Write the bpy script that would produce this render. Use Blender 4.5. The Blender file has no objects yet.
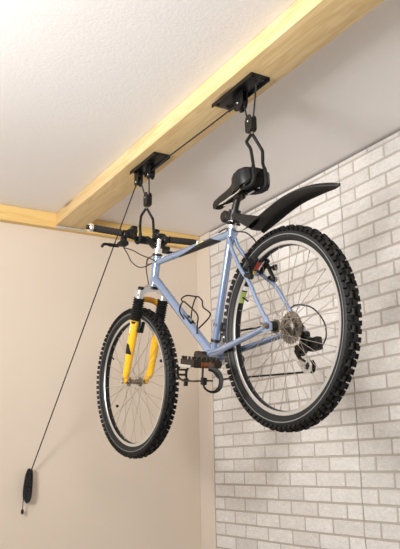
import bpy, bmesh, math, random
from mathutils import Vector, Matrix
random.seed(7)
S = bpy.context.scene
COL = S.collection
PI = math.pi
V = Vector

# ------------------------------------------------------------------ helpers
def link(name, bm, mats, parent=None, smooth=True, mtx=None):
    me = bpy.data.meshes.new(name)
    bmesh.ops.recalc_face_normals(bm, faces=bm.faces[:])
    bm.to_mesh(me); bm.free()
    if smooth:
        for p in me.polygons: p.use_smooth = True
        me.set_sharp_from_angle(angle=math.radians(40))
    for m in (mats if isinstance(mats, (list, tuple)) else [mats]): me.materials.append(m)
    o = bpy.data.objects.new(name, me); COL.objects.link(o)
    if parent is not None: o.parent = parent
    if mtx is not None: o.matrix_local = mtx
    return o

def tag(o, label, cat, group=None, kind=None):
    o['label'] = label; o['category'] = cat
    if group: o['group'] = group
    if kind: o['kind'] = kind
    return o

def empty(name, loc, label, cat, group=None):
    o = bpy.data.objects.new(name, None); o.empty_display_size = .05
    COL.objects.link(o); o.location = loc
    return tag(o, label, cat, group)

def spline(pts, k=6):
    pts = [V(p) for p in pts]; out = []
    P = [2*pts[0]-pts[1]] + pts + [2*pts[-1]-pts[-2]]
    for i in range(1, len(P)-2):
        a, b, c, d = P[i-1:i+3]
        for j in range(k):
            t = j/k
            out.append(.5*((2*b)+(c-a)*t+(2*a-5*b+4*c-d)*t*t+(3*b-a-3*c+d)*t**3))
    out.append(pts[-1]); return out

def tube(bm, pts, r, n=10, caps=True, mi=0, flat=None, closed=False):
    """sweep a circle (or ellipse: flat = (sx, sy)) along pts; r scalar or list"""
    pts = [V(p) for p in pts]; N = len(pts)
    rr = r if isinstance(r, (list, tuple)) else [r]*N
    up = None; rings = []
    for i, p in enumerate(pts):
        if closed: t = pts[(i+1) % N]-pts[i-1]
        else: t = (pts[min(i+1, N-1)]-pts[max(i-1, 0)])
        t.normalize()
        if up is None:
            a = V((1, 0, 0)) if abs(t.x) < .8 else V((0, 0, 1))
            up = (a - t*a.dot(t)).normalized()
        else:
            up = up - t*up.dot(t)
            up.normalize()
        s = t.cross(up)
        fx, fy = flat or (1, 1)
        rings.append([bm.verts.new(p + (up*math.cos(2*PI*k/n)*fx + s*math.sin(2*PI*k/n)*fy)*rr[i]) for k in range(n)])
    rng = range(N) if closed else range(N-1)
    for i in rng:
        a, b = rings[i], rings[(i+1) % N]
        for k in range(n):
            f = bm.faces.new((a[k], a[(k+1) % n], b[(k+1) % n], b[k])); f.material_index = mi
    if caps and not closed:
        for q in (rings[0][::-1], rings[-1]):
            f = bm.faces.new(q); f.material_index = mi
    return rings

def box(bm, c, s, mi=0, bev=0, rot=None):
    r = bmesh.ops.create_cube(bm, size=1)
    vs = r['verts']
    M = Matrix.Translation(V(c)) @ (rot.to_4x4() if rot is not None else Matrix()) @ Matrix.Diagonal((s[0], s[1], s[2], 1))
    bmesh.ops.transform(bm, matrix=M, verts=vs)
    fs = {f for v in vs for f in v.link_faces}
    for f in fs: f.material_index = mi
    if bev:
        es = list({e for v in vs for e in v.link_edges})
        g = bmesh.ops.bevel(bm, geom=es, offset=bev, segments=2, affect='EDGES', profile=.6)
        for f in g['faces']: f.material_index = mi

def prism(bm, poly, x0, x1, mi=0, bev=0, axis='x'):
    """extrude polygon (y,z) from x0 to x1"""
    mk = {'x': lambda a, b, t: (t, a, b), 'y': lambda a, b, t: (a, t, b), 'z': lambda a, b, t: (a, b, t)}[axis]
    A = [bm.verts.new(mk(a, b, x0)) for a, b in poly]; B = [bm.verts.new(mk(a, b, x1)) for a, b in poly]
    n = len(poly); fs = []
    fs.append(bm.faces.new(A)); fs.append(bm.faces.new(B[::-1]))
    for i in range(n): fs.append(bm.faces.new((A[i], B[i], B[(i+1) % n], A[(i+1) % n])))
    for f in fs: f.material_index = mi
    if bev:
        es = list(set(fs[0].edges) | set(fs[1].edges))
        g = bmesh.ops.bevel(bm, geom=es, offset=bev, segments=2, affect='EDGES')
        for f in g['faces']: f.material_index = mi

def lathe(bm, prof, n=24, mi=0, M=None, closed=False, caps=True):
    """prof = [(x along axis, radius)], axis = X, then transformed by M"""
    M = M or Matrix(); rings = []
    for x, r in prof:
        rings.append([bm.verts.new(M @ V((x, r*math.cos(2*PI*k/n), r*math.sin(2*PI*k/n)))) for k in range(n)])
    m = len(prof)
    for i in range(m if closed else m-1):
        a, b = rings[i], rings[(i+1) % m]
        for k in range(n):
            f = bm.faces.new((a[k], a[(k+1) % n], b[(k+1) % n], b[k])); f.material_index = mi
    if not closed and caps:
        for q in (rings[0][::-1], rings[-1]):
            f = bm.faces.new(q); f.material_index = mi

def along(a, b):
    """matrix taking +X to direction a->b, origin at a"""
    d = (V(b)-V(a)).normalized()
    return Matrix.Translation(V(a)) @ V((1, 0, 0)).rotation_difference(d).to_matrix().to_4x4()

def cyl(bm, a, b, r, n=16, mi=0, bev=.0):
    L = (V(b)-V(a)).length
    pr = [(0, r), (L, r)] if not bev else [(0, r-bev), (bev, r), (L-bev, r), (L, r-bev)]
    lathe(bm, pr, n, mi, along(a, b))

B = bmesh.new

# ------------------------------------------------------------------ materials
def mat(name, col, rough=.5, metal=0, coat=0, spec=.5, noise=None, bump=None, sheen=0):
    m = bpy.data.materials.new(name); m.use_nodes = True
    nt = m.node_tree; b = nt.nodes['Principled BSDF']
    b.inputs['Base Color'].default_value = (*col, 1); b.inputs['Roughness'].default_value = rough
    b.inputs['Metallic'].default_value = metal; b.inputs['Coat Weight'].default_value = coat
    b.inputs['Coat Roughness'].default_value = .08
    b.inputs['Specular IOR Level'].default_value = spec
    tc = nt.nodes.new('ShaderNodeTexCoord')
    if noise:                                   # (scale, amount)
        n = nt.nodes.new('ShaderNodeTexNoise'); n.inputs['Scale'].default_value = noise[0]; n.inputs['Detail'].default_value = 5
        r = nt.nodes.new('ShaderNodeMix'); r.data_type = 'RGBA'
        nt.links.new(tc.outputs['Object'], n.inputs['Vector'])
        r.inputs[6].default_value = (*[c*(1-noise[1]) for c in col], 1)
        r.inputs[7].default_value = (*[min(1, c*(1+noise[1])) for c in col], 1)
        nt.links.new(n.outputs['Fac'], r.inputs[0]); nt.links.new(r.outputs[2], b.inputs['Base Color'])
    if bump:                                    # (scale, strength, distance)
        n = nt.nodes.new('ShaderNodeTexNoise'); n.inputs['Scale'].default_value = bump[0]; n.inputs['Detail'].default_value = 4
        nt.links.new(tc.outputs['Object'], n.inputs['Vector'])
        bp = nt.nodes.new('ShaderNodeBump'); bp.inputs['Strength'].default_value = bump[1]; bp.inputs['Distance'].default_value = bump[2]
        nt.links.new(n.outputs['Fac'], bp.inputs['Height']); nt.links.new(bp.outputs['Normal'], b.inputs['Normal'])
    return m

def wood(name, light, dark, axis, knot=(.16, .07, .02)):
    m = bpy.data.materials.new(name); m.use_nodes = True
    nt = m.node_tree; N = nt.nodes.new; L = nt.links.new; b = nt.nodes['Principled BSDF']
    b.inputs['Roughness'].default_value = .55
    tc = N('ShaderNodeTexCoord'); mp = N('ShaderNodeMapping')
    sc = {'x': (1.1, 14, 14), 'y': (14, 1.1, 14)}[axis]
    mp.inputs['Scale'].default_value = sc
    L(tc.outputs['Object'], mp.inputs['Vector'])
    n1 = N('ShaderNodeTexNoise'); n1.inputs['Scale'].default_value = 1.4; n1.inputs['Detail'].default_value = 6; n1.inputs['Distortion'].default_value = .9
    L(mp.outputs[0], n1.inputs['Vector'])
    w = N('ShaderNodeMath'); w.operation = 'MULTIPLY'; w.inputs[1].default_value = 26
    L(n1.outputs['Fac'], w.inputs[0])
    sn = N('ShaderNodeMath'); sn.operation = 'SINE'; L(w.outputs[0], sn.inputs[0])
    mr = N('ShaderNodeMapRange'); mr.inputs[1].default_value = -1; mr.inputs[2].default_value = 1
    L(sn.outputs[0], mr.inputs[0])
    n2 = N('ShaderNodeTexNoise'); n2.inputs['Scale'].default_value = 9; n2.inputs['Detail'].default_value = 3
    L(mp.outputs[0], n2.inputs['Vector'])
    mu = N('ShaderNodeMath'); mu.operation = 'MULTIPLY'; L(mr.outputs[0], mu.inputs[0]); L(n2.outputs['Fac'], mu.inputs[1])
    mx = N('ShaderNodeMix'); mx.data_type = 'RGBA'; L(mu.outputs[0], mx.inputs[0])
    mx.inputs[6].default_value = (*light, 1); mx.inputs[7].default_value = (*dark, 1)
    # a few knots
    mk = N('ShaderNodeMapping'); mk.inputs['Scale'].default_value = {'x': (1.3, 9, 9), 'y': (9, 1.3, 9)}[axis]
    L(tc.outputs['Object'], mk.inputs['Vector'])
    vo = N('ShaderNodeTexVoronoi'); vo.inputs['Scale'].default_value = 1.0; L(mk.outputs[0], vo.inputs['Vector'])
    kr = N('ShaderNodeMapRange'); kr.inputs[1].default_value = .05; kr.inputs[2].default_value = .12; kr.inputs[3].default_value = .75; kr.inputs[4].default_value = 0
    L(vo.outputs['Distance'], kr.inputs[0])
    m2 = N('ShaderNodeMix'); m2.data_type = 'RGBA'; L(kr.outputs[0], m2.inputs[0]); L(mx.outputs[2], m2.inputs[6]); m2.inputs[7].default_value = (*knot, 1)
    L(m2.outputs[2], b.inputs['Base Color'])
    bp = N('ShaderNodeBump'); bp.inputs['Strength'].default_value = .15; bp.inputs['Distance'].default_value = .002
    L(mu.outputs[0], bp.inputs['Height']); L(bp.outputs['Normal'], b.inputs['Normal'])
    return m

M_ceil = mat('ceiling_paint', (.82, .795, .78), .9, noise=(3, .02), bump=(90, .25, .003))
M_wall = mat('cream_wall_paint', (.66, .565, .465), .85, noise=(2, .02), bump=(120, .1, .001))
M_strip = mat('cream_trim_paint', (.70, .615, .525), .7, noise=(4, .02))
M_floor = mat('concrete_floor', (.30, .27, .24), .8, noise=(6, .12))
M_mortar = mat('panel_mortar', (.45, .41, .365), .9, noise=(60, .06))
M_beam = wood('pine_timber', (.75, .57, .30), (.56, .37, .15), 'y')
M_ledge = wood('pine_ledger', (.78, .55, .22), (.66, .42, .13), 'x')
M_blk = mat('black_powder_coat', (.004, .004, .004), .42, spec=.4)
M_rub = mat('black_rubber', (.007, .0065, .006), .6, spec=.3, bump=(300, .2, .0005))
M_side = mat('tyre_sidewall', (.013, .013, .013), .55, spec=.3)
M_line = mat('reflective_stripe', (.20, .20, .195), .5)
M_foam = mat('charcoal_foam', (.028, .024, .022), .9, bump=(700, .4, .0006))
M_sadl = mat('saddle_vinyl', (.005, .005, .005), .45, spec=.4, bump=(500, .2, .0003))
M_plast = mat('black_plastic', (.006, .006, .006), .45, spec=.4)
M_chr = mat('polished_silver', (.88, .87, .86), .25, .9)
M_alu = mat('brushed_aluminium', (.74, .74, .73), .36, .9)
M_spoke = mat('spoke_steel', (.55, .52, .48), .35, 1)
M_steel = mat('gear_steel', (.30, .265, .225), .36, 1, noise=(80, .35))
M_dark = mat('dark_greased_steel', (.035, .028, .022), .42, .6)
M_blue = mat('periwinkle_frame_paint', (.255, .335, .50), .22, .5, coat=.9)
M_yel = mat('yellow_fork_paint', (.86, .47, .015), .32, 0, coat=.5)
M_org = mat('orange_fork_brace', (.72, .32, .02), .4)
M_dyel = mat('yellow_print', (.85, .62, .12), .5)
M_red = mat('red_print', (.6, .08, .05), .5)
M_grn = mat('green_print', (.35, .45, .12), .5)
M_wht = mat('white_print', (.8, .8, .78), .5)
M_amb = mat('amber_reflector', (.12, .035, .008), .25, coat=.6)
M_rope = mat('black_cord', (.012, .012, .012), .8)
M_cable = mat('black_cable', (.015, .014, .014), .4)

# painted brick: colour tone per brick from a face attribute, plus a worn whitewash texture
M_brick = bpy.data.materials.new('whitewashed_brick'); M_brick.use_nodes = True
nt = M_brick.node_tree; bs = nt.nodes['Principled BSDF']; N = nt.nodes.new; L = nt.links.new
bs.inputs['Roughness'].default_value = .75
at = N('ShaderNodeAttribute'); at.attribute_name = 'tone'
tc = N('ShaderNodeTexCoord'); mp = N('ShaderNodeMapping'); mp.inputs['Scale'].default_value = (1, 14, 34)
L(tc.outputs['Object'], mp.inputs[0])
n1 = N('ShaderNodeTexNoise'); n1.inputs['Scale'].default_value = 2.2; n1.inputs['Detail'].default_value = 8; n1.inputs['Roughness'].default_value = .7; n1.inputs['Distortion'].default_value = 1.2
L(mp.outputs[0], n1.inputs['Vector'])
ad = N('ShaderNodeMath'); ad.operation = 'MULTIPLY_ADD'; ad.inputs[1].default_value = 1.3
L(n1.outputs['Fac'], ad.inputs[0]); L(at.outputs['Fac'], ad.inputs[2])
rp = N('ShaderNodeValToRGB'); L(ad.outputs[0], rp.inputs[0])
e = rp.color_ramp.elements
e[0].position = .25; e[0].color = (.54, .515, .49, 1); e[1].position = 1.0; e[1].color = (.84, .82, .80, 1)
q = e.new(.62); q.color = (.68, .645, .61, 1)
L(rp.outputs[0], bs.inputs['Base Color'])
bp = N('ShaderNodeBump'); bp.inputs['Strength'].default_value = .35; bp.inputs['Distance'].default_value = .004
L(n1.outputs['Fac'], bp.inputs['Height']); L(bp.outputs['Normal'], bs.inputs['Normal'])

# ------------------------------------------------------------------ room  (z = 0 floor, camera 1.0 m up)
ZC, XR, YB = 2.438, 2.2774, 3.8774
XL, YF = -2.6, -1.6
def struct(name, bm, m, parent=None, smooth=False):
    o = link(name, bm, m, parent, smooth)
    if parent is None: o['kind'] = 'structure'
    return o
bm = B(); box(bm, ((XL+XR)/2, (YF+YB)/2, ZC+.05), (XR-XL+.3, YB-YF+.3, .1)); struct('ceiling', bm, M_ceil)
bm = B(); box(bm, ((XL+XR)/2, (YF+YB)/2, -.05), (XR-XL+.3, YB-YF+.3, .1)); struct('floor', bm, M_floor)
bm = B(); box(bm, ((XL+XR)/2, YB+.05, ZC/2), (XR-XL+.3, .1, ZC)); struct('wall_back', bm, M_wall)
bm = B(); box(bm, (XR+.098, (YF+YB)/2, ZC/2), (.1, YB-YF, ZC)); wall_r = struct('wall_right', bm, M_strip)
# plain cream board in the corner beside the brick panels
bm = B(); box(bm, (XR+.0235, (3.712+YB)/2, ZC/2-.002), (.047, YB-3.712-.002, ZC-.004), bev=.002); struct('trim_1', bm, M_strip)

def brick_panel(y1, y0, flip=0, dz=0):
    """1.22 m wide brick-faced sheet; y1 = far edge; real bricks standing 3 mm proud"""
    bm = B(); lay = bm.faces.layers.float.new('tone')
    box(bm, (XR+.0075, (y0+y1)/2, (ZC-.012)/2+.002), (.011, y1-y0-.0035, ZC-.014), mi=1)
    pitch, ln, mo, mv = .0690, .2048, .0095, .0125
    z0 = (1.0920+dz) % (2*pitch)-2*pitch
    k = 0
    while z0+k*pitch < ZC-.012:
        zb, zt = z0+k*pitch+mo/2, z0+(k+1)*pitch-mo/2
        off = 0 if (k+flip) % 2 == 0 else ln/2
        y = y1+off if off == 0 else y1+ln/2
        while y > y0:
            ya, yb = min(y1-.002, y-mv/2), max(y0+.002, y-ln+mv/2)
            if off == 0 or True:
                a, b_ = max(zb, .004), min(zt, ZC-.014)
                if ya-yb > .012 and b_-a > .01:
                    tone = random.gauss(0, .09)
                    n0 = len(bm.faces)
                    j = lambda: random.uniform(-.0008, .0008)
                    xo = XR+.002; xi = XR-.0015+random.uniform(-.0005, .0005); c = .0016
                    o4 = [(ya+j(), a+j()), (yb+j(), a+j()), (yb+j(), b_+j()), (ya+j(), b_+j())]
                    cy, cz = (ya+yb)/2, (a+b_)/2
                    A = [bm.verts.new((xo, p, q_)) for p, q_ in o4]
                    C = [bm.verts.new((xi, p-math.copysign(c, p-cy), q_-math.copysign(c, q_-cz))) for p, q_ in o4]
                    fs = [bm.faces.new(C)]+[bm.faces.new((A[i], A[(i+1) % 4], C[(i+1) % 4], C[i])) for i in range(4)]
                    for f in fs: f[lay] = tone
            y -= ln
        k += 1
    me = bpy.data.meshes.new('brick_panel')
    for f in bm.faces:
        f.normal_update()
        if f.material_index == 0 and f.normal.x > 0: f.normal_flip()
    bm.to_mesh(me); bm.free()
    me.materials.append(M_brick); me.materials.append(M_mortar)
    o = bpy.data.objects.new('brick_panel', me); COL.objects.link(o); o.parent = wall_r
    return o
PW = 1.2290
for i in range(2): brick_panel(3.7045-i*PW, 3.7045-(i+1)*PW, i)
bm = B(); box(bm, (XR+.0075, (YF+3.7045-2*PW)/2, ZC/2), (.011, 3.7045-2*PW-YF, ZC-.004)); link('plain_panel', bm, M_strip, wall_r, False)

# ------------------------------------------------------------------ timber on the ceiling
BX0, BX1, ZB = 1.304, 1.4726, 2.361
LY = 3.8291
bm = B(); box(bm, ((BX0+BX1)/2, (LY+.0-1.45)/2, (ZB+ZC)/2-.0005), (BX1-BX0, LY+1.45-.001, ZC-ZB-.001), bev=.003)
beam = tag(link('ceiling_beam', bm, M_beam), 'pale pine timber beam running along the ceiling above the bicycle', 'beam')
bm = B(); box(bm, ((XL+XR)/2+.0, (LY+YB)/2, (2.3470+ZC)/2-.0005), (XR-XL-.006, YB-LY-.001, ZC-2.3470-.001), bev=.003)
tag(link('ledger_board', bm, M_ledge), 'yellow pine ledger board along the top of the back wall', 'beam')

bm = B()
x = 1.308
while x < 1.47:
    w_ = random.uniform(.012, .035); box(bm, (x+w_/2, LY-.003, 2.3545+random.uniform(-.004, .002)), (w_*1.15, .010, random.uniform(.008, .015)), bev=.003, rot=Matrix.Rotation(random.uniform(-.2, .2), 3, 'Y')); x += w_
link('plaster_smear', bm, mat('grey_plaster', (.45, .44, .42), .9, noise=(120, .3)), beam)

# ------------------------------------------------------------------ bicycle
# local frame: y forward from the rear axle, z up, x to the bike's right
RB = Matrix(((.99963, -.01571, -.02205), (.01697, .99816, .05819), (.02109, -.05855, .99806)))
HUB = V((1.4005, 1.8266, 1.4240)); BASE = V((0, .54, -.36))
bike = empty('bicycle', HUB+RB @ BASE, 'blue mountain bike with yellow suspension fork hanging from the ceiling hoist', 'bicycle')
bike.rotation_mode = 'QUATERNION'; bike.rotation_quaternion = RB.to_quaternion()
T0 = Matrix.Translation(-BASE)
HB = V((0, .872, .384)); HT = V((0, .826, .508)); ax = (HT-HB).normalized()
STEER = T0 @ Matrix.Translation(HB) @ Matrix.Rotation(.05, 4, ax) @ Matrix.Translation(-HB)
def part(name, bm, m, parent=None, mtx=None, label=None, smooth=True):
    o = link(name, bm, m, parent or bike, smooth, mtx if mtx is not None else (T0 if parent is None else Matrix()))
    if label: o['label'] = label
    return o

# frame
bb = V((0, .434, -.010)); sc = V((0, .250, .405)); st = V((0, .236, .452))
bm = B()
tube(bm, [bb, st], .0148, 18)
tube(bm, [(0, .246, .412), (0, .833, .481)], .0150, 18)
tube(bm, [(0, .857, .417), (0, .440, -.002)], .0178, 20)
tube(bm, [HB, HB+ax*.004, HB+ax*.005, HT-ax*.005, HT-ax*.004, HT], [.021, .021, .0185, .0185, .021, .021], 20)
cyl(bm, (-.036, .434, -.010), (.036, .434, -.010), .0215, 20)
for s in (-1, 1):
    ss = spline([(s*.014, .252, .395), (s*.018, .236, .350), (s*.034, .172, .254), (s*.054, .096, .172), (s*.061, .055, .098), (s*.064, .010, .022), (s*.064, .004, .012)], 6)
    tube(bm, ss, .0074, 12)
    cs = spline([(s*.026, .420, -.008), (s*.036, .330, -.010), (s*.045, .230, -.008), (s*.058, .080, -.004), (s*.064, .018, -.001)], 6)
    tube(bm, cs, [.0135-.0045*i/(len(cs)-1) for i in range(len(cs))], 14)
    prism(bm, [(-.016, -.016), (.010, -.018), (.034, -.008), (.030, .008), (.014, .034), (.000, .034), (-.008, .012), (-.018, .004)], s*.0665-.003, s*.0665+.003)
cyl(bm, (-.028, .150, .226), (.028, .150, .226), .006)
cyl(bm, (-.030, .362, -.008), (.030, .362, -.008), .006)
cyl(bm, sc+V((0, -.02, 0)), sc+V((0, -.02, 0))+V((.0, -.001, .0)), .012)
frame = part('frame', bm, M_blue)
bm = B(); tube(bm, [st-(st-bb).normalized()*.022, st+(st-bb).normalized()*.004], .0185, 18); cyl(bm, (-.030, .226, .440), (.022, .226, .440), .0045, mi=1)
cyl(bm, (-.034, .226, .440), (-.030, .205, .436), .005, mi=1)
part('seat_clamp', bm, [M_alu, M_dark], frame)
# dark graphic on the top tube with a yellow flash
def patch(bm, a, b, r, a0, a1, n=10, mi=0, w0=None, w1=None):
    a, b = V(a), V(b); t = (b-a).normalized(); u = V((1, 0, 0)); u = (u-t*u.dot(t)).normalized(); w = u.cross(t)
    if w.z < 0: w = -w
    rows = []; M_ = 14; W0, W1 = w0 or (a0, a1), w1 or (a0, a1)
    for i in range(M_+1):
        q_ = i/M_; p = a.lerp(b, q_); lo, hi = W0[0]+(W1[0]-W0[0])*q_, W0[1]+(W1[1]-W0[1])*q_
        rows.append([bm.verts.new(p+(u*math.cos(lo+(hi-lo)*k/n)+w*math.sin(lo+(hi-lo)*k/n))*r) for k in range(n+1)])
    for i in range(M_):
        for k in range(n):
            f = bm.faces.new((rows[i][k], rows[i][k+1], rows[i+1][k+1], rows[i+1][k])); f.material_index = mi
TA, TB = V((0, .246, .412)), V((0, .833, .481))
bm = B(); d = TB-TA
patch(bm, TA+d*.13, TA+d*.22, .0155, 0, 1, w0=(PI*1.30, PI*1.55), w1=(PI*.86, PI*1.60))
patch(bm, TA+d*.22, TA+d*.40, .0155, 0, 1, w0=(PI*.86, PI*1.60), w1=(PI*1.00, PI*1.60))
patch(bm, TA+d*.40, TA+d*.66, .0155, 0, 1, w0=(PI*1.00, PI*1.60), w1=(PI*1.40, PI*1.55))
patch(bm, TA+d*.31, TA+d*.355, .0157, 0, 1, 6, 1, w0=(PI*.80, PI*.90), w1=(PI*.80, PI*.90))
patch(bm, TA+d*.37, TA+d*.40, .0157, 0, 1, 6, 1, w0=(PI*.82, PI*.92), w1=(PI*.84, PI*.94))
part('decal', bm, [M_blk, M_dyel], frame)
bm = B()
for (a, r) in ((HT+ax*.001, .0215), (HB-ax*.014, .0245)):
    bm = B(); lathe(bm, [(0, r-.004), (.002, r), (.008, r), (.012, r-.005)], 20, 0, along(a, a+ax))
    part('headset', bm, M_blk)

# seat post + saddle
pd = (st-bb).normalized(); ptop = V((0, .190, .535))
bm = B(); tube(bm, [st-pd*.06, st, V((0, .212, .505)), ptop], .0135, 16)
post = part('seatpost', bm, M_blk)
bm = B(); box(bm, (0, .182, .541), (.044, .040, .016), bev=.004); box(bm, (0, .182, .529), (.036, .03, .014), bev=.004)
cyl(bm, (0, .196, .52), (0, .196, .552), .004); cyl(bm, (0, .168, .52), (0, .168, .552), .004)
part('saddle_clamp', bm, M_dark, post)
bm = B()
sec = []
for (y, w, zt, dr) in ((.344, .006, .558, .010), (.340, .015, .567, .024), (.325, .019, .573, .031), (.285, .020, .577, .033), (.24, .022, .579, .034),
                       (.205, .026, .581, .036), (.175, .036, .585, .044), (.150, .053, .590, .056), (.122, .064, .594, .064), (.09, .066, .597, .068), (.068, .058, .596, .062), (.056, .038, .592, .042)):
    ring = []
    n = 28
    for k in range(n):
        t = PI*2*k/n; cx, sz = math.cos(t), math.sin(t)
        x = w*math.copysign(abs(cx)**.75, cx)
        if sz >= 0: z = zt-.012*(1-abs(sz)**.9)
        else:       z = zt-.012-(dr-.012)*(abs(cx)**.35)*min(1, abs(sz)*3)-.004*(-sz)
        ring.append(bm.verts.new((x, y, z)))
    sec.append(ring)
for a, b_ in zip(sec, sec[1:]):
    for k in range(28): bm.faces.new((a[k], a[(k+1) % 28], b_[(k+1) % 28], b_[k]))
bm.faces.new(sec[0][::-1]); bm.faces.new(sec[-1])
saddle = part('saddle', bm, M_sadl)
bm = B()
for s in (-1, 1):
    tube(bm, spline([(s*.012, .315, .549), (s*.016, .27, .540), (s*.022, .215, .536), (s*.023, .165, .536), (s*.029, .130, .538), (s*.034, .108, .540), (s*.038, .088, .552)], 5), .0038, 8)
part('saddle_rail', bm, M_chr, saddle, label='silver saddle rails')

# mudguard on the seat post
def blade(t):           # centre line of the blade
    P_ = [(0, .118, .377), (0, .045, .389), (0, -.045, .402), (0, -.125, .406), (0, -.220, .396), (0, -.290, .380), (0, -.332, .368)]
    return P_
bl = spline(blade(0), 6)
bm = B(); rows = []
for i, p in enumerate(bl):
    t = i/(len(bl)-1)
    w = .047*(1 if t < .55 else max(.06, (1-((t-.55)/.45)**1.7)))*(.92+.08*min(1, t*6))
    tn = (bl[min(i+1, len(bl)-1)]-bl[max(i-1, 0)]).normalized(); up = V((1, 0, 0)).cross(tn).normalized()
    if up.z < 0: up = -up
    row = []
    for k in range(9):
        a = -1+k/4
        row.append(p+V((a*w, 0, 0))+up*(.013*(1-a*a)*(w/.047)-(.004 if abs(a) == 1 else 0)))
    rows.append((row, up))
top = [[bm.verts.new(q) for q in r] for r, u in rows]
bot = [[bm.verts.new(q-u*.003) for q in r] for r, u in rows]
for i in range(len(rows)-1):
    for k in range(8):
        bm.faces.new((top[i][k], top[i][k+1], top[i+1][k+1], top[i+1][k]))
        bm.faces.new((bot[i][k], bot[i+1][k], bot[i+1][k+1], bot[i][k+1]))
    for k in (0, 8): bm.faces.new((top[i][k], top[i+1][k], bot[i+1][k], bot[i][k]))
for i in (0, -1):
    for k in range(8): bm.faces.new((top[i][k], bot[i][k], bot[i][k+1], top[i][k+1]))
guard = part('mudguard', bm, M_plast)
bm = B()
arm_poly = [(.214,.477),(.115,.432),(.045,.400),(.069,.383),(.106,.372),(.139,.399),(.171,.434),(.214,.453)]
prism(bm, arm_poly, -.024, .024, bev=.006)
part('mudguard_arm', bm, M_plast, guard)
bm = B(); tube(bm, [(0, .2315, .458), (0, .2165, .492)], .0225, 18); cyl(bm, (-.018, .274, .486), (.018, .274, .486), .023, 20, bev=.006); box(bm, (0, .250, .480), (.03, .05, .03), bev=.005)
box(bm, (0, .205, .455), (.034, .03, .03), bev=.005)
part('mudguard_clamp', bm, M_blk, guard)

# bottle cage
bm = B()
lw = [(-.012, .600, .160), (-.030, .610, .205), (-.034, .575, .232), (-.033, .545, .216), (-.033, .474, .155), (-.033, .479, .119), (-.012, .520, .092)]
rw_ = [(.012, .600, .160), (.034, .615, .225), (.033, .577, .260), (.033, .538, .234), (.033, .534, .206), (.033, .485, .162), (.033, .572, .131), (.012, .560, .120)]
for l_ in (lw, rw_): tube(bm, spline(l_, 5), .0030, 8)
tube(bm, spline([(-.034, .575, .232), (-.030, .590, .250), (0, .600, .268), (.025, .592, .266), (.033, .577, .260)], 4), .0030, 8)
box(bm, (0, .590, .165), (.024, .075, .010), bev=.003, rot=Matrix.Rotation(math.radians(43), 3, 'X'))
cyl(bm, (0, .606, .166), (0, .590, .182), .005); cyl(bm, (0, .578, .139), (0, .562, .155), .005)
part('bottle_cage', bm, M_blk)

# ---- wheels (built round their own axle)
RK = .333
def tyre_bm():
    bm = B(); pr = []
    n = 22
    for k in range(n):
        a = 2*PI*k/n
        pr.append((.0235*math.cos(a), .3010+.0240*math.sin(a)))
    lathe(bm, pr, 96, 0, closed=True)
    for f in bm.faces:
        c = f.calc_center_median(); r = math.hypot(c.y, c.z); f.material_index = 1 if r < .3145 else 0
    for s in (-1, 1):                 # thin pale stripe on each sidewall
        lathe(bm, [(s*.0240, .3005), (s*.0243, .3018), (s*.0240, .3031)], 96, 2, caps=False)
    nk = 84
    for k in range(nk):
        a = 2*PI*k/nk
        R_ = Matrix.Rotation(a, 3, 'X')
        for s in (-1, 1):
            aa = a+(PI/nk if s > 0 else 0)
            R_ = Matrix.Rotation(aa, 3, 'X')
            tl = Matrix.Rotation(s*math.radians(-48), 3, 'Y')
            box(bm, R_ @ V((s*.0205, 0, .3190)), (.016, .0150, .010), 0, rot=R_ @ tl)
        R_ = Matrix.Rotation(a+PI/nk/2, 3, 'X')
        if k % 2: box(bm, R_ @ V((0, 0, .3275)), (.012, .020, .011), 0, rot=R_)
        else:
            for s in (-1, 1): box(bm, R_ @ V((s*.0105, 0, .3265)), (.009, .019, .011), 0, rot=R_ @ Matrix.Rotation(s*math.radians(-18), 3, 'Y'))
    return bm
def rim_bm():
    bm = B()
    lathe(bm, [(-.0130, .2835), (-.0135, .2710), (-.0110, .2685), (-.0050, .2665), (.0050, .2665), (.0110, .2685), (.0135, .2710), (.0130, .2835), (.009, .2800), (-.009, .2800)], 96, 0, closed=True)
    for f in bm.faces:
        c = f.calc_center_median()
        if abs(c.x) > .0120 and math.hypot(c.y, c.z) > .269: f.material_index = 1
    return bm
def hub_bm(xl, xr, rl, wd):
    bm = B()
    lathe(bm, [(-wd, .0055), (-wd, .0075), (-xl-.012, .0085), (-xl-.003, .013), (-xl-.002, rl), (-xl+.002, rl), (-xl+.006, .012), (0, .0095), (xr-.006, .012), (xr-.002, rl), (xr+.002, rl), (xr+.003, .013), (xr+.012, .0085), (wd, .0075), (wd, .0055)], 24)
    return bm
def spokes(parent, xl, xr, rl, n=32):
    """four spoke shapes, each turned round the axle"""
    tmpl = {}
    for i in range(n):
        side = -1 if i % 2 == 0 else 1
        lead = 1 if (i//2) % 2 == 0 else -1
        key = (side, lead)
        if key not in tmpl:
            bm = B(); a0 = lead*math.radians(68)
            xh = -xl if side < 0 else xr
            p = V((xh+side*.0015*lead, rl*.9*math.sin(a0), rl*.9*math.cos(a0)))
            q = V((side*.002, 0, .2670)); t = (q-p)
            tube(bm, [p, q], .0010, 5)
            cyl(bm, q-t.normalized()*.013, q+t.normalized()*.002, .0018, 6)
            tmpl[key] = link('spoke', bm, M_spoke, parent); o = tmpl[key]
        else:
            o = tmpl[key].copy(); COL.objects.link(o); o.parent = parent
        o.matrix_local = Matrix.Rotation(2*PI*i/n+.06, 4, 'X')
tyre_me = None
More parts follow.
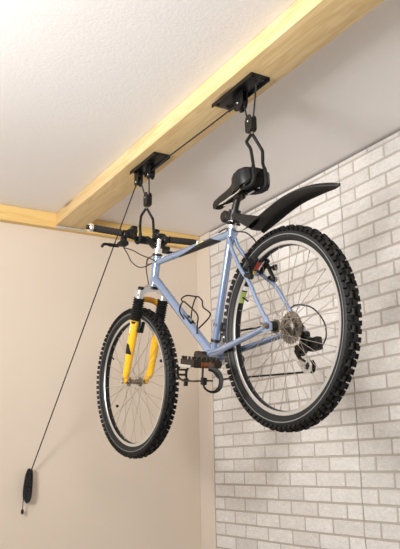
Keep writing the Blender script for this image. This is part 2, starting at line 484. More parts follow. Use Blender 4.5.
def wheel(mtx, xl, xr, rl, wd, beads):
    global tyre_me
    rim = part('wheel', rim_bm(), [M_blk, M_alu], None, mtx)
    if tyre_me is None:
        t = part('tyre', tyre_bm(), [M_rub, M_side, M_line], rim, Matrix()); tyre_me = t
        t.data.set_sharp_from_angle(angle=math.radians(35))
    else:
        t = tyre_me.copy(); COL.objects.link(t); t.parent = rim; t.matrix_local = Matrix()
    part('hub', hub_bm(xl, xr, rl, wd), M_steel, rim, Matrix())
    spokes(rim, xl, xr, rl)
    for s in beads:
        a, r = s
        bm = B(); c = V((.004, -r*math.sin(a), r*math.cos(a))); lathe(bm, [(-.006, .003), (-.004, .0065), (.004, .0065), (.006, .003)], 12, 0, Matrix.Translation(c))
        part('spoke_bead', bm, M_blk, rim, Matrix())
    bm = B(); cyl(bm, (0, .0, -.267), (0, 0, -.232), .0032); part('valve', bm, M_blk, rim, Matrix.Rotation(2.2, 4, 'X'))
    return rim
fw = wheel(STEER @ Matrix.Translation((0, 1.086, 0)), .029, .029, .021, .052, ((-2.0, .20), (1.35, .235)))
rw = wheel(T0.copy(), .036, .020, .023, .066, ())
# stickers on the rear rim
bm = B()
def rimpatch(bm, a0, a1, mi):
    n = 8; rows = []
    for k in range(n+1):
        a = a0+(a1-a0)*k/n
        rows.append([bm.verts.new((x, -r*math.sin(a), r*math.cos(a))) for x, r in ((-.0112, .2679), (-.0051, .2659), (.0090, .2659))])
    for k in range(n):
        for j in range(2):
            f = bm.faces.new((rows[k][j], rows[k][j+1], rows[k+1][j+1], rows[k+1][j])); f.material_index = mi
rimpatch(bm, -.70, -.52, 0); rimpatch(bm, -.50, -.36, 1); rimpatch(bm, -1.02, -.86, 2); rimpatch(bm, -.84, -.78, 3)
part('rim_sticker', bm, [M_dyel, M_red, M_grn, M_wht], rw, Matrix())
# cassette on the rear wheel
bm = B()
for k, r in enumerate((.056, .051, .045, .040, .035, .030, .026)):
    x = .024+.0052*k; nt_ = int(r*520); n2 = nt_*2
    out_ = [((r if j % 2 else r-.006)*math.cos(PI*j/nt_), (r if j % 2 else r-.006)*math.sin(PI*j/nt_)) for j in range(n2)]
    ri = max(.018, r-.019); in_ = [(ri*math.cos(PI*j/nt_), ri*math.sin(PI*j/nt_)) for j in range(n2)]
    A, C_, D_, E_ = [[bm.verts.new((xx, y, z)) for y, z in l_] for l_, xx in ((out_, x), (out_, x+.0022), (in_, x), (in_, x+.0022))]
    for j in range(n2):
        m_ = (j+1) % n2
        bm.faces.new((A[j], A[m_], C_[m_], C_[j])); bm.faces.new((D_[j], E_[j], E_[m_], D_[m_])); bm.faces.new((A[j], D_[j], D_[m_], A[m_])); bm.faces.new((C_[j], C_[m_], E_[m_], E_[j]))
    for j in range(5):
        a = 2*PI*j/5+k*.4; tube(bm, [(x+.001, .016*math.cos(a), .016*math.sin(a)), (x+.001, (r-.012)*math.cos(a), (r-.012)*math.sin(a))], .004, 6, flat=(.3, 1))
cyl(bm, (.022, 0, 0), (.062, 0, 0), .021)
part('cassette', bm, M_steel, rw, Matrix(), smooth=False)
bm = B(); lathe(bm, [(-.084, .004), (-.083, .009), (-.072, .010), (-.070, .006), (.070, .006), (.072, .010), (.080, .009), (.082, .005)], 16)
cyl(bm, (-.076, 0, 0), (-.076, .024, .014), .0034)
part('quick_release', bm, M_steel, rw, Matrix(), 'silver quick release skewer')
bm = B(); lathe(bm, [(-.064, .0105), (-.062, .015), (-.050, .016), (-.040, .017), (-.038, .010)], 18); part('axle_cap', bm, M_blk, rw, Matrix())
bm = B(); lathe(bm, [(-.070, .005), (-.068, .009), (-.062, .010), (-.060, .005), (.060, .005), (.062, .009), (.069, .008), (.070, .004)], 16)
cyl(bm, (-.066, 0, 0), (-.067, -.030, .030), .004)
part('quick_release', bm, M_alu, fw, Matrix())

# ---- fork (turns with the bars)
CT = V((0, .868, .372))                     # crown
LT, LB = V((0, .879, .372)), V((0, 1.058, .012))
ld = (LB-LT).normalized(); LX = .060
bm = B()
pts = [(-.078, -.030), (-.072, -.014), (-.048, .002), (-.022, .016), (.022, .016), (.048, .002), (.072, -.014), (.078, -.030), (.070, -.044), (.048, -.026), (.022, -.010), (-.022, -.010), (-.048, -.026), (-.070, -.044)]
up = -ld; fw_ = V((1, 0, 0)).cross(up).normalized()
for sgn, lst in ((1, None),):
    A = [bm.verts.new(LT+V((x, 0, 0))+up*z+fw_*.014) for x, z in pts]; C = [bm.verts.new(LT+V((x, 0, 0))+up*z-fw_*.018) for x, z in pts]
    bm.faces.new(A); bm.faces.new(C[::-1])
    for i in range(len(pts)): bm.faces.new((A[i], C[i], C[(i+1) % len(pts)], A[(i+1) % len(pts)]))
for s in (-1, 1):
    o = V((s*LX, 0, 0)); cyl(bm, LT+o-up*.006, LT+o-up*.048, .0190, 18, bev=.003)
tube(bm, [LT+V((0, 0, .0)), HB], .017, 16)
fork = part('fork', bm, M_alu, None, STEER, 'silver crown of the suspension fork')
for s in (-1, 1):
    o = V((s*LX, 0, 0))
    bm = B(); cyl(bm, LT+o-up*.008, LT+o+up*.006, .0135, 14, bev=.003); part('top_cap', bm, M_blk, fork)
    bm = B(); n = 9; pr = []
    for k in range(n*2+1): pr.append((.044+.098*k/(n*2), .0200 if k % 2 else .0262))
    lathe(bm, pr, 20, 0, along(LT+o, LB+o)); part('fork_boot', bm, M_rub, fork)
    bm = B(); Lg = (LB-LT).length
    lathe(bm, [(.138, .0175), (.141, .0215), (.170, .0205), (.270, .0185), (Lg-.03, .0155), (Lg-.006, .0135), (Lg, .009)], 22, 0, along(LT+o, LB+o))
    prism(bm, [(1.040, .040), (1.058, .052), (1.082, .018), (1.094, .006), (1.092, -.010), (1.078, -.012), (1.056, .000), (1.046, .010)], s*.053-.004, s*.053+.004, bev=.0015)
    part('fork_leg', bm, M_yel, fork, label='yellow lower leg of the suspension fork')
bm = B()
fw_ = -fw_; a0 = LT+ld*.070+fw_*.004
tube(bm, spline([a0+V((-LX, -.0, 0)), a0+V((-LX*.85, 0, 0))+fw_*.012+up*.004, a0+V((-LX*.5, 0, 0))+fw_*.024+up*.014, a0+fw_*.028+up*.018, a0+V((LX*.5, 0, 0))+fw_*.024+up*.014, a0+V((LX*.85, 0, 0))+fw_*.012+up*.004, a0+V((LX, 0, 0))], 4), .011, 10, flat=(.7, 1.25))
part('fork_brace', bm, M_org, fork)
bm = B()                                       # black flash and red lettering marks on the left leg
def legpatch(bm, t0, t1, r, w0, w1, mi):
    patch(bm, LT+V((-LX, 0, 0))+ld*t0, LT+V((-LX, 0, 0))+ld*t1, r, 0, 1, 6, mi, w0, w1)
legpatch(bm, .248, .292, .0202, (PI*.80, PI*1.15), (PI*1.0, PI*1.45), 0)
part('leg_print', bm, M_blk, fork); bm = B()
legpatch(bm, .165, .172, .0207, (PI*.96, PI*1.10), (PI*.96, PI*1.10), 1); legpatch(bm, .177, .186, .0206, (PI*.97, PI*1.09), (PI*.97, PI*1.09), 1)
legpatch(bm, .191, .199, .0205, (PI*.97, PI*1.09), (PI*.97, PI*1.09), 1); legpatch(bm, .204, .212, .0204, (PI*.98, PI*1.08), (PI*.98, PI*1.08), 2)
part('lettering', bm, [M_blk, M_wht, M_red], fork); bm = B()
legpatch(bm, .146, .157, .0218, (PI*1.05, PI*1.4), (PI*1.1, PI*1.3), 0)
part('leg_print', bm, M_blk, fork)
# front cantilever brake
for s in (-1, 1):
    bm = B(); c = LT+V((s*LX, 0, 0))+ld*.192
    cyl(bm, c+V((-s*.012, -.008, 0)), c+V((-s*.012, -.034, -.006)), .0085, 14, bev=.002)
    tube(bm, [c+V((-s*.004, -.034, -.006)), c+V((-s*.010, -.038, .030)), c+V((-s*.006, -.040, .070))], [.0085, .0075, .005], 10, flat=(1, .7))
    box(bm, c+V((-s*.028, -.030, .012)), (.014, .012, .05), bev=.003, rot=Matrix.Rotation(.5, 3, 'X'))
    cyl(bm, c+V((-s*.004, -.034, .012)), c+V((-s*.03, -.030, .012)), .004)
    part('brake_arm', bm, M_blk, fork)

# ---- stem and bars
bm = B()
p0 = HT+ax*.010
lathe(bm, [(0, .0185), (.004, .019), (.024, .0185), (.026, .0095), (.066, .0095)], 20, 0, along(p0, p0+ax))
stem = part('stem', bm, M_chr, None, STEER, 'silver stem column')
p1 = p0+ax*.066
bm = B(); lathe(bm, [(0, .0105), (.004, .016), (.014, .028), (.020, .029), (.025, .022)], 22, 0, along(p1, p1+ax)); lathe(bm, [(.024, .010), (.027, .008)], 14, 1, along(p1, p1+ax)); part('stem_cap', bm, [M_blk, M_chr], stem)
BC = V((0, .925, .616))
bm = B(); tube(bm, spline([p0+ax*.036, p0+ax*.040+V((0, .035, .004)), BC+V((0, -.03, -.006)), BC], 5), .0135, 14); cyl(bm, BC+V((-.026, 0, 0)), BC+V((.026, 0, 0)), .0185, 18, bev=.003)
part('stem_extension', bm, M_blk, stem)
def barp(x):
    s = abs(x); return V((x, .925-.018*min(1, s/.28)-.0*s, .616+.016*min(1, max(0, (s-.03)/.1))))
bm = B(); tube(bm, [barp(x/100) for x in range(-28, 29, 2)], .0112, 14)
bars = part('handlebar', bm, M_blk, None, STEER)
for s in (-1, 1):
    bm = B(); n = 14; pts_ = [barp(s*(.270-.142*i/n)) for i in range(n+1)]
    tube(bm, pts_, [.0150]+[.0158 if i % 2 else .0148 for i in range(n-1)]+[.0172], 16); part('grip', bm, M_foam, bars)
    bm = B(); e_ = barp(s*.285); i_ = barp(s*.266)
    cyl(bm, i_, e_, .0185, 18, bev=.003); cyl(bm, e_, e_+(e_-i_)*.4, .010, 12, 1); part('bar_end_plug', bm, [M_chr, M_blk], bars, label='silver bar end plug')
    # lever perch, shifter pod and lever blade
    bm = B(); c = barp(s*.104)
    cyl(bm, c+V((-.012, 0, 0)), c+V((.012, 0, 0)), .0195, 16, bev=.003)
    tube(bm, spline([c+V((0, .010, -.005)), c+V((-s*.004, .020, -.024)), c+V((-s*.004, .028, -.044))], 4), .014, 12, flat=(1, 1.2))
    box(bm, c+V((s*.004, .014, -.040)), (.042, .040, .020), bev=.007)
    box(bm, c+V((-s*.026, -.002, .008)), (.026, .030, .034), bev=.006)
    cyl(bm, c+V((-s*.055, 0, 0)), c+V((-s*.035, 0, 0)), .0175, 14, bev=.002)
    box(bm, c+V((-s*.046, -.004, .026)), (.028, .024, .034), bev=.006)
    br = part('brake_lever', bm, M_plast, bars)
    bm = B(); tube(bm, spline([c+V((s*.010, .040, -.042)), c+V((s*.045, .048, -.040)), c+V((s*.070, .042, -.041)), c+V((s*.086, .040, -.045)), c+V((s*.094, .048, -.056))], 5), [.0085]*8+[.0065]*13, 10, flat=(1, .75)); part('lever_blade', bm, M_blk, br)
# cables from the levers
bm = B()
def cab(pts): tube(bm, spline(pts, 8), .0024, 7)
cab([(-.100, .945, .575), (-.065, .925, .560), (-.045, .890, .530), (-.030, .850, .505), (-.018, .810, .478)])
cab([(-.103, .935, .570), (-.070, .960, .550), (-.055, .960, .520), (-.040, .930, .487), (-.030, .890, .475), (-.020, .845, .478)])
cab([(.100, .945, .575), (.06, .960, .560), (.01, .930, .525), (-.012, .89, .490), (-.018, .84, .478)])
cab([(.103, .935, .580), (.06, .955, .56), (.02, .94, .53), (0, .925, .48), (0, .912, .40)])
part('cable', bm, M_cable, bars)

# ---- drivetrain
BBc = V((0, .434, -.010)); CA = math.radians(202)
def ring(bm, r, x, teeth, inner, th=.0022):
    n = teeth*2; o_ = []; i_ = []
    for j in range(n):
        a = 2*PI*j/n; q = r if j % 2 else r-.005
        o_.append((q*math.cos(a), q*math.sin(a))); i_.append((inner*math.cos(a), inner*math.sin(a)))
    mk = lambda l, xx: [bm.verts.new(BBc+V((xx, y, z))) for y, z in l]
    A, C, D, E_ = mk(o_, x), mk(o_, x+th), mk(i_, x), mk(i_, x+th)
    for j in range(n):
        k = (j+1) % n
        bm.faces.new((A[j], A[k], C[k], C[j])); bm.faces.new((D[j], E_[j], E_[k], D[k]))
        bm.faces.new((A[j], D[j], D[k], A[k])); bm.faces.new((C[j], C[k], E_[k], E_[j]))
bm = B(); ring(bm, .088, .052, 42, .070); ring(bm, .068, .045, 32, .050); ring(bm, .047, .038, 22, .034)
for j in range(5):
    a = 2*PI*j/5+.3; tube(bm, [BBc+V((.052, 0, 0)), BBc+V((.052, .076*math.cos(a), .076*math.sin(a)))], [.012, .008], 10, flat=(.5, 1))
cyl(bm, BBc+V((.034, 0, 0)), BBc+V((.066, 0, 0)), .020)
crank = part('crankset', bm, M_alu, None, None, 'silver chainrings', smooth=False)
def pedal_side(s):
    a = CA if s < 0 else CA-PI
    e_ = BBc+V((s*.088, .172*math.cos(a), .172*math.sin(a))); b0 = BBc+V((s*.066, 0, 0))
    bm = B(); tube(bm, [b0, b0.lerp(e_, .15), b0.lerp(e_, .85), e_], [.017, .013, .0105, .0135], 12, flat=(.62, 1))
    cyl(bm, b0-V((s*.03, 0, 0)), b0+V((s*.010, 0, 0)), .0155); cyl(bm, e_-V((.008, 0, 0)), e_+V((.008, 0, 0)), .0135)
    part('crank_arm', bm, M_dark, crank)
    # pedal hanging upside down under its toe clip
    pc = e_+V((s*.072, 0, 0)); tilt = Matrix.Rotation(math.radians(14), 3, 'X')
    P_ = lambda x, y, z: pc+tilt @ V((x, y, z))
    bm = B()
    cyl(bm, e_, P_(s*.048, 0, 0), .0075); cyl(bm, P_(-.046, 0, 0), P_(.046, 0, 0), .0135, bev=.002)
    for yy in (-.044, .044):
        poly = [(-.050, -.013)]+[(.050, -.013)]+[q for k in range(5) for q in ((.050-.020*k, .007), (.046-.020*k, .022), (.040-.020*k, .022), (.036-.020*k, .007))]+[(-.050, .011)]
        A = [bm.verts.new(P_(x, yy-.0018, z)) for x, z in poly]; C = [bm.verts.new(P_(x, yy+.0018, z)) for x, z in poly]
        bm.faces.new(A); bm.faces.new(C[::-1])
        for i in range(len(poly)): bm.faces.new((A[i], C[i], C[(i+1) % len(poly)], A[(i+1) % len(poly)]))
    for xx in (-.050, .050):
        box(bm, P_(xx, 0, .001), (.004, .088, .024), rot=tilt)
        for k in range(4): box(bm, P_(xx, -.033+.022*k, .016), (.004, .009, .016), rot=tilt)
    box(bm, P_(-s*.028, 0, 0), (.012, .088, .018), rot=tilt, bev=.002)
    pd_ = part('pedal', bm, M_dark, None, None, smooth=False)
    bm = B(); box(bm, P_(0, -.049, -.003), (.050, .007, .020), rot=tilt, bev=.002); part('pedal_reflector', bm, M_amb, pd_, label='amber pedal reflector')
    bm = B(); box(bm, P_(0, .049, -.004), (.060, .004, .018), rot=tilt, bev=.001); box(bm, P_(s*.0535, .010, -.010), (.003, .076, .010), rot=tilt, bev=.001); part('pedal_plate', bm, M_alu, pd_)
    bm = B()
    for xx in (-.020, .020):
        tube(bm, spline([P_(xx, .046, .004), P_(xx, .085, -.006), P_(xx*.95, .116, -.026), P_(xx*.9, .120, -.046), P_(xx*.7, .104, -.060), P_(xx*.5, .060, -.064), P_(xx*.45, .0, -.058), P_(xx*.45, -.068, -.052)], 5), .0036, 8, flat=(1.5, .7))
    tube(bm, [P_(-.019, .113, -.028), P_(.019, .113, -.028)], .0036, 8); tube(bm, [P_(-.017, .119, -.046), P_(.017, .119, -.046)], .004, 8)
    tube(bm, [P_(-.012, .095, -.064), P_(.012, .095, -.064)], .004, 8); box(bm, P_(0, .088, -.070), (.012, .010, .026), rot=tilt)
    part('toe_clip', bm, M_dark, pd_)
    bm = B()
    sx = s*.012; P0 = P_
    if s > 0: P_ = lambda x, y, z: P0(x, y*.5-.012, z*.55-.01)
    lp = [P_(sx-.012, -.058, -.012), P_(sx-.030, -.088, -.022), P_(sx-.036, -.100, -.050), P_(sx-.026, -.104, -.076), P_(sx, -.106, -.086), P_(sx+.026, -.104, -.076), P_(sx+.036, -.100, -.050), P_(sx+.030, -.088, -.022), P_(sx+.012, -.058, -.012)]
    tube(bm, spline(lp, 5), .0062, 10, flat=(.55, 1.4)); box(bm, P_(sx-.030, -.098, -.052), (.014, .020, .024), rot=tilt, bev=.003)
    part('toe_strap', bm, M_rub, pd_); P_ = P0
pedal_side(-1); pedal_side(1)
# chain
bm = B(); cx = .046
def chain_run(a, b):
    a, b = V(a), V(b); n = max(2, int((b-a).length/.0127)); d = (b-a)/n
    rt = V((0, 1, 0)).rotation_difference(d.normalized()).to_matrix()
    for k in range(n):
        w = .0070 if k % 2 else .0052
        for s in (-1, 1): box(bm, a+d*(k+.5)+V((s*w/2, 0, 0)), (.0011, .0135, .0060), rot=rt)
        cyl(bm, a+d*k+V((-.0035, 0, 0)), a+d*k+V((.0035, 0, 0)), .0036, 6)
up_, lo_ = V((.056, .018, -.074)), V((.060, -.036, -.132))
chain_run((cx, .425, -.010-.086), (cx+.014, -.030, -.149))
chain_run((cx, .425, -.010+.086), (cx+.008, .004, .0245))
for k in range(11):
    a1, a2 = PI/2-PI*k/11, PI/2-PI*(k+1)/11
    chain_run(BBc+V((cx, .086*math.cos(a1), .086*math.sin(a1))), BBc+V((cx, .086*math.cos(a2), .086*math.sin(a2))))
chain_run((.054, -.024, .0), (.056, -.002, -.074)); chain_run((.056, .034, -.084), (.060, -.026, -.120))
for l_ in ([(.060, -.030, -.149), (.060, -.050, -.137), (.060, -.046, -.118), (.060, -.026, -.116)], [(.056, .034, -.084), (.056, .036, -.066), (.056, .016, -.056), (.056, -.002, -.074)], [(.054, -.024, 0), (.054, -.016, .017), (.054, .004, .0245)]):
    for a_, b_ in zip(l_, l_[1:]): chain_run(a_, b_)
part('chain', bm, M_dark, smooth=False)
# rear derailleur
bm = B()
box(bm, (.074, -.012, -.052), (.034, .040, .046), bev=.008, rot=Matrix.Rotation(.5, 3, 'X'))
box(bm, (.078, .010, -.066), (.028, .052, .026), bev=.007, rot=Matrix.Rotation(-.5, 3, 'X'))
cyl(bm, (.064, -.006, -.022), (.088, -.006, -.022), .013); box(bm, (.086, -.040, -.060), (.026, .048, .044), bev=.007)
der = part('rear_derailleur', bm, M_blk)
bm = B()
for xo in (.0485, .0665):
    poly = [(.034, -.066), (.026, -.058), (.018, -.064), (.024, -.074), (.010, -.098), (-.012, -.126), (-.022, -.140), (-.036, -.144), (-.046, -.132), (-.040, -.120), (-.028, -.122), (-.030, -.112), (-.046, -.112), (-.056, -.130), (-.050, -.150), (-.032, -.156), (-.012, -.148), (.004, -.124), (.030, -.090), (.038, -.078)]
    prism(bm, poly, xo-.001, xo+.001)
part('derailleur_cage', bm, M_chr, der, label='silver derailleur cage', smooth=False)
for c in (up_, lo_):
    bm = B(); poly = [((.019 if j % 2 else .014)*math.cos(PI*j/11), (.019 if j % 2 else .014)*math.sin(PI*j/11)) for j in range(22)]
    prism(bm, [(c.y+a, c.z+b_) for a, b_ in poly], .052, .064); part('jockey_wheel', bm, M_blk, der, smooth=False)
bm = B(); tube(bm, spline([(.068, .050, .078), (.078, .020, .086), (.086, -.045, .060), (.088, -.090, .005), (.088, -.094, -.045), (.086, -.066, -.075), (.084, -.046, -.066)], 8), .0026, 8); part('derailleur_cable', bm, M_cable, der)
# front derailleur
bm = B()
for xo in (.030, .060): prism(bm, [(.330, .060), (.345, .084), (.395, .106), (.440, .100), (.452, .080), (.400, .078), (.350, .050)], xo-.001, xo+.001)
cyl(bm, (-.014, .388, .098), (.034, .390, .100), .010); tube(bm, [(0, .4135, .038), (0, .4095, .048)], .0185, 16); tube(bm, [(.012, .395, .070), (.016, .411, .043)], .006, 8)
part('front_derailleur', bm, M_dark)
# rear cantilever brake
for s in (-1, 1):
    bm = B(); c = V((s*.050, .118, .206))
    cyl(bm, c, c+V((0, -.034, -.016)), .0095, 14, bev=.002)
    tube(bm, [c+V((-s*.002, -.026, -.010)), c+V((-s*.010, -.016, .030)), c+V((-s*.008, .004, .078))], [.0085, .008, .005], 10, flat=(1, .7))
    box(bm, c+V((-s*.026, -.012, .036)), (.014, .060, .013), bev=.003, rot=Matrix.Rotation(-.6, 3, 'X'))
    cyl(bm, c+V((s*.004, -.014, .034)), c+V((-s*.022, -.014, .034)), .0055)
    box(bm, c+V((s*.006, -.030, .030)), (.014, .018, .020), bev=.004)
    part('brake_arm', bm, M_blk)
bm = B(); tube(bm, spline([(-.017,.31,.434),(-.014,.262,.432),(0,.212,.406),(.002,.165,.385),(0,.122,.347),(0,.106,.322)], 6), .0026, 7)
tube(bm, spline([(.040, .122, .284), (.015, .124, .296), (-.015, .123, .296), (-.040, .122, .284)], 4), .0035, 8)
tube(bm, spline([(.012, .80, .492), (.012, .70, .482), (.012, .5, .458), (.010, .32, .437), (-.004, .268, .436)], 6), .0020, 7)
part('brake_cable', bm, M_cable)

# ------------------------------------------------------------------ hoist
Z1 = 1.0
def bracket(name, yc, half, houses, label, cord_y):
    r = empty(name, (1.387, yc, ZB), label, 'pulley bracket', 'pulley brackets under the beam')
    bm = B()
    box(bm, (0, 0, -.003), (.082, half*2, .005), bev=.0015)
    for s in (-1, 1): box(bm, (s*.039, 0, -.009), (.003, half*2, .014))
    part('mounting_plate', bm, M_blk, r, Matrix())
    for yy in (-half+.02, half-.02):
        for xx in (-.022, .022):
            bm = B(); cyl(bm, (xx, yy, -.0065), (xx, yy, -.0095), .0065, 6); part('screw', bm, M_dark, r, Matrix())
    for (yy, zz, w, x) in houses:
        bm = B(); zt = -.004
        poly = [(yy-w, zt)]+[(yy+w*.92*math.cos(PI+PI*k/10), zz+w*.92+w*.92*math.sin(PI+PI*k/10)) for k in range(11)]+[(yy+w, zt)]
        for s in (-1, 1): prism(bm, poly, x+s*.0115-.0016, x+s*.0115+.0016, bev=.0008)
        box(bm, (x, yy, zt-.003), (.026, w*1.9, .004)); box(bm, (x, yy+w*.72, (zz+zt)/2), (.022, .004, abs(zz)*.55))
        h = part('pulley_housing', bm, M_blk, r, Matrix())
        c = V((x, yy, zz+w*.92))
        bm = B(); lathe(bm, [(-.008, w*.72), (-.006, w*.74), (0, w*.60), (.006, w*.74), (.008, w*.72)], 22, 0, Matrix.Translation(c)); part('pulley_wheel', bm, M_plast, h, Matrix())
        bm = B(); cyl(bm, c-V((.0165, 0, 0)), c+V((.0165, 0, 0)), .0042, 10, bev=.001); part('bolt', bm, M_chr, h, Matrix(), 'silver pulley bolt')
    return r
bracket('pulley_bracket', 2.016, .138, [(.006, -.080, .034, .006)], 'black pulley bracket on the beam above the saddle', 0)
bracket('pulley_bracket', 2.778, .130, [(.112, -.076, .022, -.002), (.012, -.072, .022, .012)], 'black pulley bracket with two pulleys on the beam above the handlebar', 0)

def bent(pts):
    # rod bent at each point: a short arc instead of a sharp corner
    out = [pts[0]]
    for a, b_, c_ in zip(pts, pts[1:], pts[2:]):
        d1, d2 = (a-b_), (c_-b_); k = min(.008, d1.length*.45, d2.length*.45)
        p, q = b_+d1.normalized()*k, b_+d2.normalized()*k
        out += [p, (p+q+b_*2)/4, q]
    return out+[pts[-1]]
def hookblock(name, ctr, hooks, label):
    r = empty(name, ctr, label, 'hoist hook', 'hoist hook blocks holding the bicycle')
    bm = B()
    w = .021
    poly = [(w*math.cos(PI*k/10), .014+w*math.sin(PI*k/10)) for k in range(11)]+[(-w, -.028), (-w*.5, -.034), (w*.5, -.034), (w, -.028)]
    for s in (-1, 1): prism(bm, poly, s*.0105-.0016, s*.0105+.0016, bev=.0008)
    box(bm, (0, 0, -.028), (.020, .036, .008), bev=.001); box(bm, (0, w*.86, -.006), (.019, .004, .036)); box(bm, (0, -w*.86, -.006), (.019, .004, .036))
    h = part('pulley_housing', bm, M_blk, r, Matrix())
    bm = B(); lathe(bm, [(-.0075, .016), (-.006, .0165), (0, .013), (.006, .0165), (.0075, .016)], 22, 0, Matrix.Translation((0, 0, .010))); part('pulley_wheel', bm, M_plast, h, Matrix())
    bm = B(); cyl(bm, (-.015, 0, .008), (.015, 0, .008), .004, 10, bev=.001); part('bolt', bm, M_chr, h, Matrix(), 'silver pulley bolt')
    for i, (pts, n1) in enumerate(hooks):
        pts = [V(p)-V(ctr) for p in pts]
        bm = B(); sp = bent(pts); i_ = len(sp)-len(bent(pts[n1:]))
        tube(bm, sp, .0062, 10)
        k = part('hook', bm, M_blk, r, Matrix())
        bm = B(); tube(bm, sp[i_+1:], .0074, 10); part('rubber_sleeve', bm, M_rub, k, Matrix())
    bm = B(); a = V(hooks[0][0][0])-V(ctr); cyl(bm, a-V((.004, 0, 0))+V((0, -.008, 0)), a+V((.004, 0, 0))+V((0, .008, 0)), .005, 10); part('hook_pin', bm, M_steel, r, Matrix())
    return r
# rear hooks reach down behind the saddle and catch its rails
def bp_(x, y, z): return HUB+RB @ V((x, y, z))
rb = V((1.401, 1.972, 2.209))
hl = [(1.400, 1.967, 2.168), (1.376, 1.970, 2.130), (1.379, 1.947, 2.095), (1.379, 1.936, 2.035)]
hr = [(1.402, 1.967, 2.168), (1.427, 1.941, 2.094), (1.420, 1.934, 2.040)]
for lst, s in ((hl, -1), (hr, 1)):
    xk = .72 if s > 0 else 1
    lst += [tuple(bp_(s*.029*xk, .046, .585)), tuple(bp_(s*.031*xk, .046, .540)), tuple(bp_(s*.034*xk, .056, .522)), tuple(bp_(s*.038*xk, .085, .520)), tuple(bp_(s*.038*xk, .108, .528)), tuple(bp_(s*.037*xk, .118, .538))]
hookblock('hook_block', rb, [(hl, 3), (hr, 2)], 'black pulley block with two hooks gripping the saddle')
SBM = Matrix.Translation(HB) @ Matrix.Rotation(.05, 4, ax) @ Matrix.Translation(-HB)
def bw(x, dy, dz): return tuple(HUB+RB @ (SBM @ (barp(x)+V((0, dy, dz)))))
fb = V((1.401, 2.825, 2.200))
hk = []
for s, kn in ((-1, (1.376, 2.844, 2.118)), (1, (1.428, 2.822, 2.106))):
    x = s*.036 if s > 0 else -.034
    hk.append(([(1.401+s*.002, 2.838, 2.160), kn, bw(x, -.024, .055), bw(x, -.022, .012), bw(x, -.016, -.013), bw(x, 0, -.0195), bw(x, .016, -.013), bw(x, .022, .004)], 2))
hookblock('hook_block', fb, hk, 'black pulley block with two hooks gripping the handlebar')

# cord: wall cleat - front bracket - along the beam - rear bracket - rear block
bm = B()
rc = .0032
def cord(pts, sag=0): tube(bm, pts, rc, 8)
wall = V((1.226, 3.848, .990))
sh = V((1.385, 2.890, 2.302))                # front sheave
cord([wall, (1.380, 2.908, 2.296)])
cord(spline([(1.380, 2.908, 2.296), (1.383, 2.903, 2.314), (1.385, 2.890, 2.321), (1.388, 2.876, 2.314), (1.389, 2.872, 2.300)], 4))
cord([(1.389, 2.872, 2.300), (1.400, 2.842, 2.212)])
cord(spline([(1.400, 2.842, 2.212), (1.401, 2.836, 2.197), (1.401, 2.825, 2.192), (1.401, 2.814, 2.197), (1.401, 2.809, 2.212)], 4))
cord([(1.401, 2.809, 2.212), (1.399, 2.806, 2.306)])
cord(spline([(1.399, 2.806, 2.306), (1.399, 2.802, 2.319), (1.399, 2.790, 2.325), (1.399, 2.776, 2.322)], 4))
cord([(1.399, 2.776, 2.324), (1.4005, 2.60, 2.333), (1.4005, 2.256, 2.328), (1.395, 2.036, 2.323)])
cord(spline([(1.395, 2.036, 2.323), (1.394, 2.020, 2.324), (1.394, 2.006, 2.318), (1.395, 2.003, 2.305)], 4))
cord([(1.395, 2.003, 2.305), (1.401, 1.989, 2.222)])
cord(spline([(1.401, 1.989, 2.222), (1.401, 1.985, 2.207), (1.401, 1.972, 2.202), (1.401, 1.960, 2.207), (1.401, 1.955, 2.222)], 4))
cord([(1.401, 1.955, 2.222), (1.400, 1.925, 2.352)])
# surplus wound on the cleat
CX, CY, CZ = 1.208, 3.847, .906
for k in range(22):
    t = k/21; hh = .078+random.uniform(-.010, .006); ww = .008+random.uniform(0, .006)
    oy = -.019+.026*random.random(); ox = random.uniform(-.009, .009); rot = random.uniform(-.10, .10)+.06
    n = 22; lp = []
    for j in range(n):
        a = 2*PI*j/n
        x, z = ww*math.cos(a), hh*math.copysign(abs(math.sin(a))**.8, math.sin(a))
        lp.append((CX+ox+x*math.cos(rot)+z*math.sin(rot)*.6, CY+oy+.004*math.sin(2*a), CZ+z))
    tube(bm, lp, .0030, 6, closed=True)
for k in range(5):
    z = CZ-.035+.018*k; tube(bm, [(CX-.018*math.cos(2*PI*j/14)+.06*(z-CZ), CY-.006-.017*math.sin(2*PI*j/14), z+.004*math.cos(2*PI*j/14)) for j in range(14)], .003, 6, closed=True)
tube(bm, spline([(CX+.016, 3.845, .985), (CX+.012, 3.840, .96), (CX+.004, 3.832, .93)], 4), rc, 8)
tube(bm, spline([(CX-.016, 3.838, .93), (CX-.022, 3.840, .87), (CX-.023, 3.845, .80), (CX-.023, 3.848, .773)], 5), .0022, 8)
lathe(bm, [(0, .002), (.004, .007), (.016, .008), (.024, .005), (.027, .002)], 12, 0, along((CX-.023, 3.848, .790), (CX-.023, 3.848, .70)))
tag(link('hoist_cord', bm, M_rope), 'black hoist cord from the beam pulleys down to a wound bundle on the wall', 'cord')
r = empty('cord_cleat', (CX, YB, CZ), 'black cleat on the back wall under the wound cord', 'cleat')
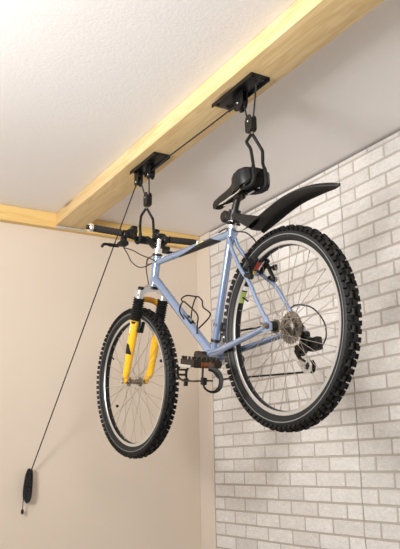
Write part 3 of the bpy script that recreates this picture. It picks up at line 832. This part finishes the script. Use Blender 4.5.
bm = B(); box(bm, (0, -.004, 0), (.020, .006, .05), bev=.002); box(bm, (0, -.018, 0), (.012, .026, .022), bev=.002)
part('base', bm, M_blk, r, Matrix())
bm = B(); tube(bm, spline([(-.003, -.032, -.088), (0, -.030, -.04), (0, -.029, 0), (0, -.030, .04), (.004, -.032, .088)], 4), .006, 10); part('horn', bm, M_blk, r, Matrix())

# ------------------------------------------------------------------ camera
f, yaw, pitch, roll = 715.94, .5361, .2589, -.0182
fwd = V((math.sin(yaw)*math.cos(pitch), math.cos(yaw)*math.cos(pitch), math.sin(pitch)))
rt = V((math.cos(yaw), -math.sin(yaw), 0)); up = rt.cross(fwd)
c, s = math.cos(roll), math.sin(roll)
r2, u2 = rt*c+up*s, up*c-rt*s
cam = bpy.data.cameras.new('camera'); co = bpy.data.objects.new('camera', cam); COL.objects.link(co)
Mx = Matrix((r2, u2, -fwd)).transposed().to_4x4(); Mx.translation = V((0, 0, 1.0)); co.matrix_world = Mx
cam.sensor_fit = 'HORIZONTAL'; cam.sensor_width = 36; cam.lens = f/400*36; cam.clip_start = .05
S.camera = co

# ------------------------------------------------------------------ light
def area(name, loc, target, size, power, col, sy=None, spread=180):
    l = bpy.data.lights.new(name, 'AREA'); l.energy = power; l.color = col; l.shape = 'RECTANGLE'; l.size = size; l.size_y = sy or size
    l.spread = math.radians(spread); o = bpy.data.objects.new(name, l); COL.objects.link(o); o.location = loc
    o.rotation_euler = (V(target)-V(loc)).to_track_quat('-Z', 'Y').to_euler(); return o
area('studio_lamp', (-1.25, 1.35, 1.72), (.7, 2.3, 2.38), .7, 68, (1, .98, .96), spread=135)
area('studio_lamp', (.25, -1.1, 2.15), (2.1, 2.6, 1.55), 1.1, 43, (1, .97, .935))
w = bpy.data.worlds.new('world'); S.world = w; w.use_nodes = True
w.node_tree.nodes['Background'].inputs[0].default_value = (1, .98, .96, 1); w.node_tree.nodes['Background'].inputs[1].default_value = .32
S.view_settings.view_transform = 'Standard'; S.view_settings.look = 'None'; S.view_settings.exposure = 0; S.view_settings.gamma = 1
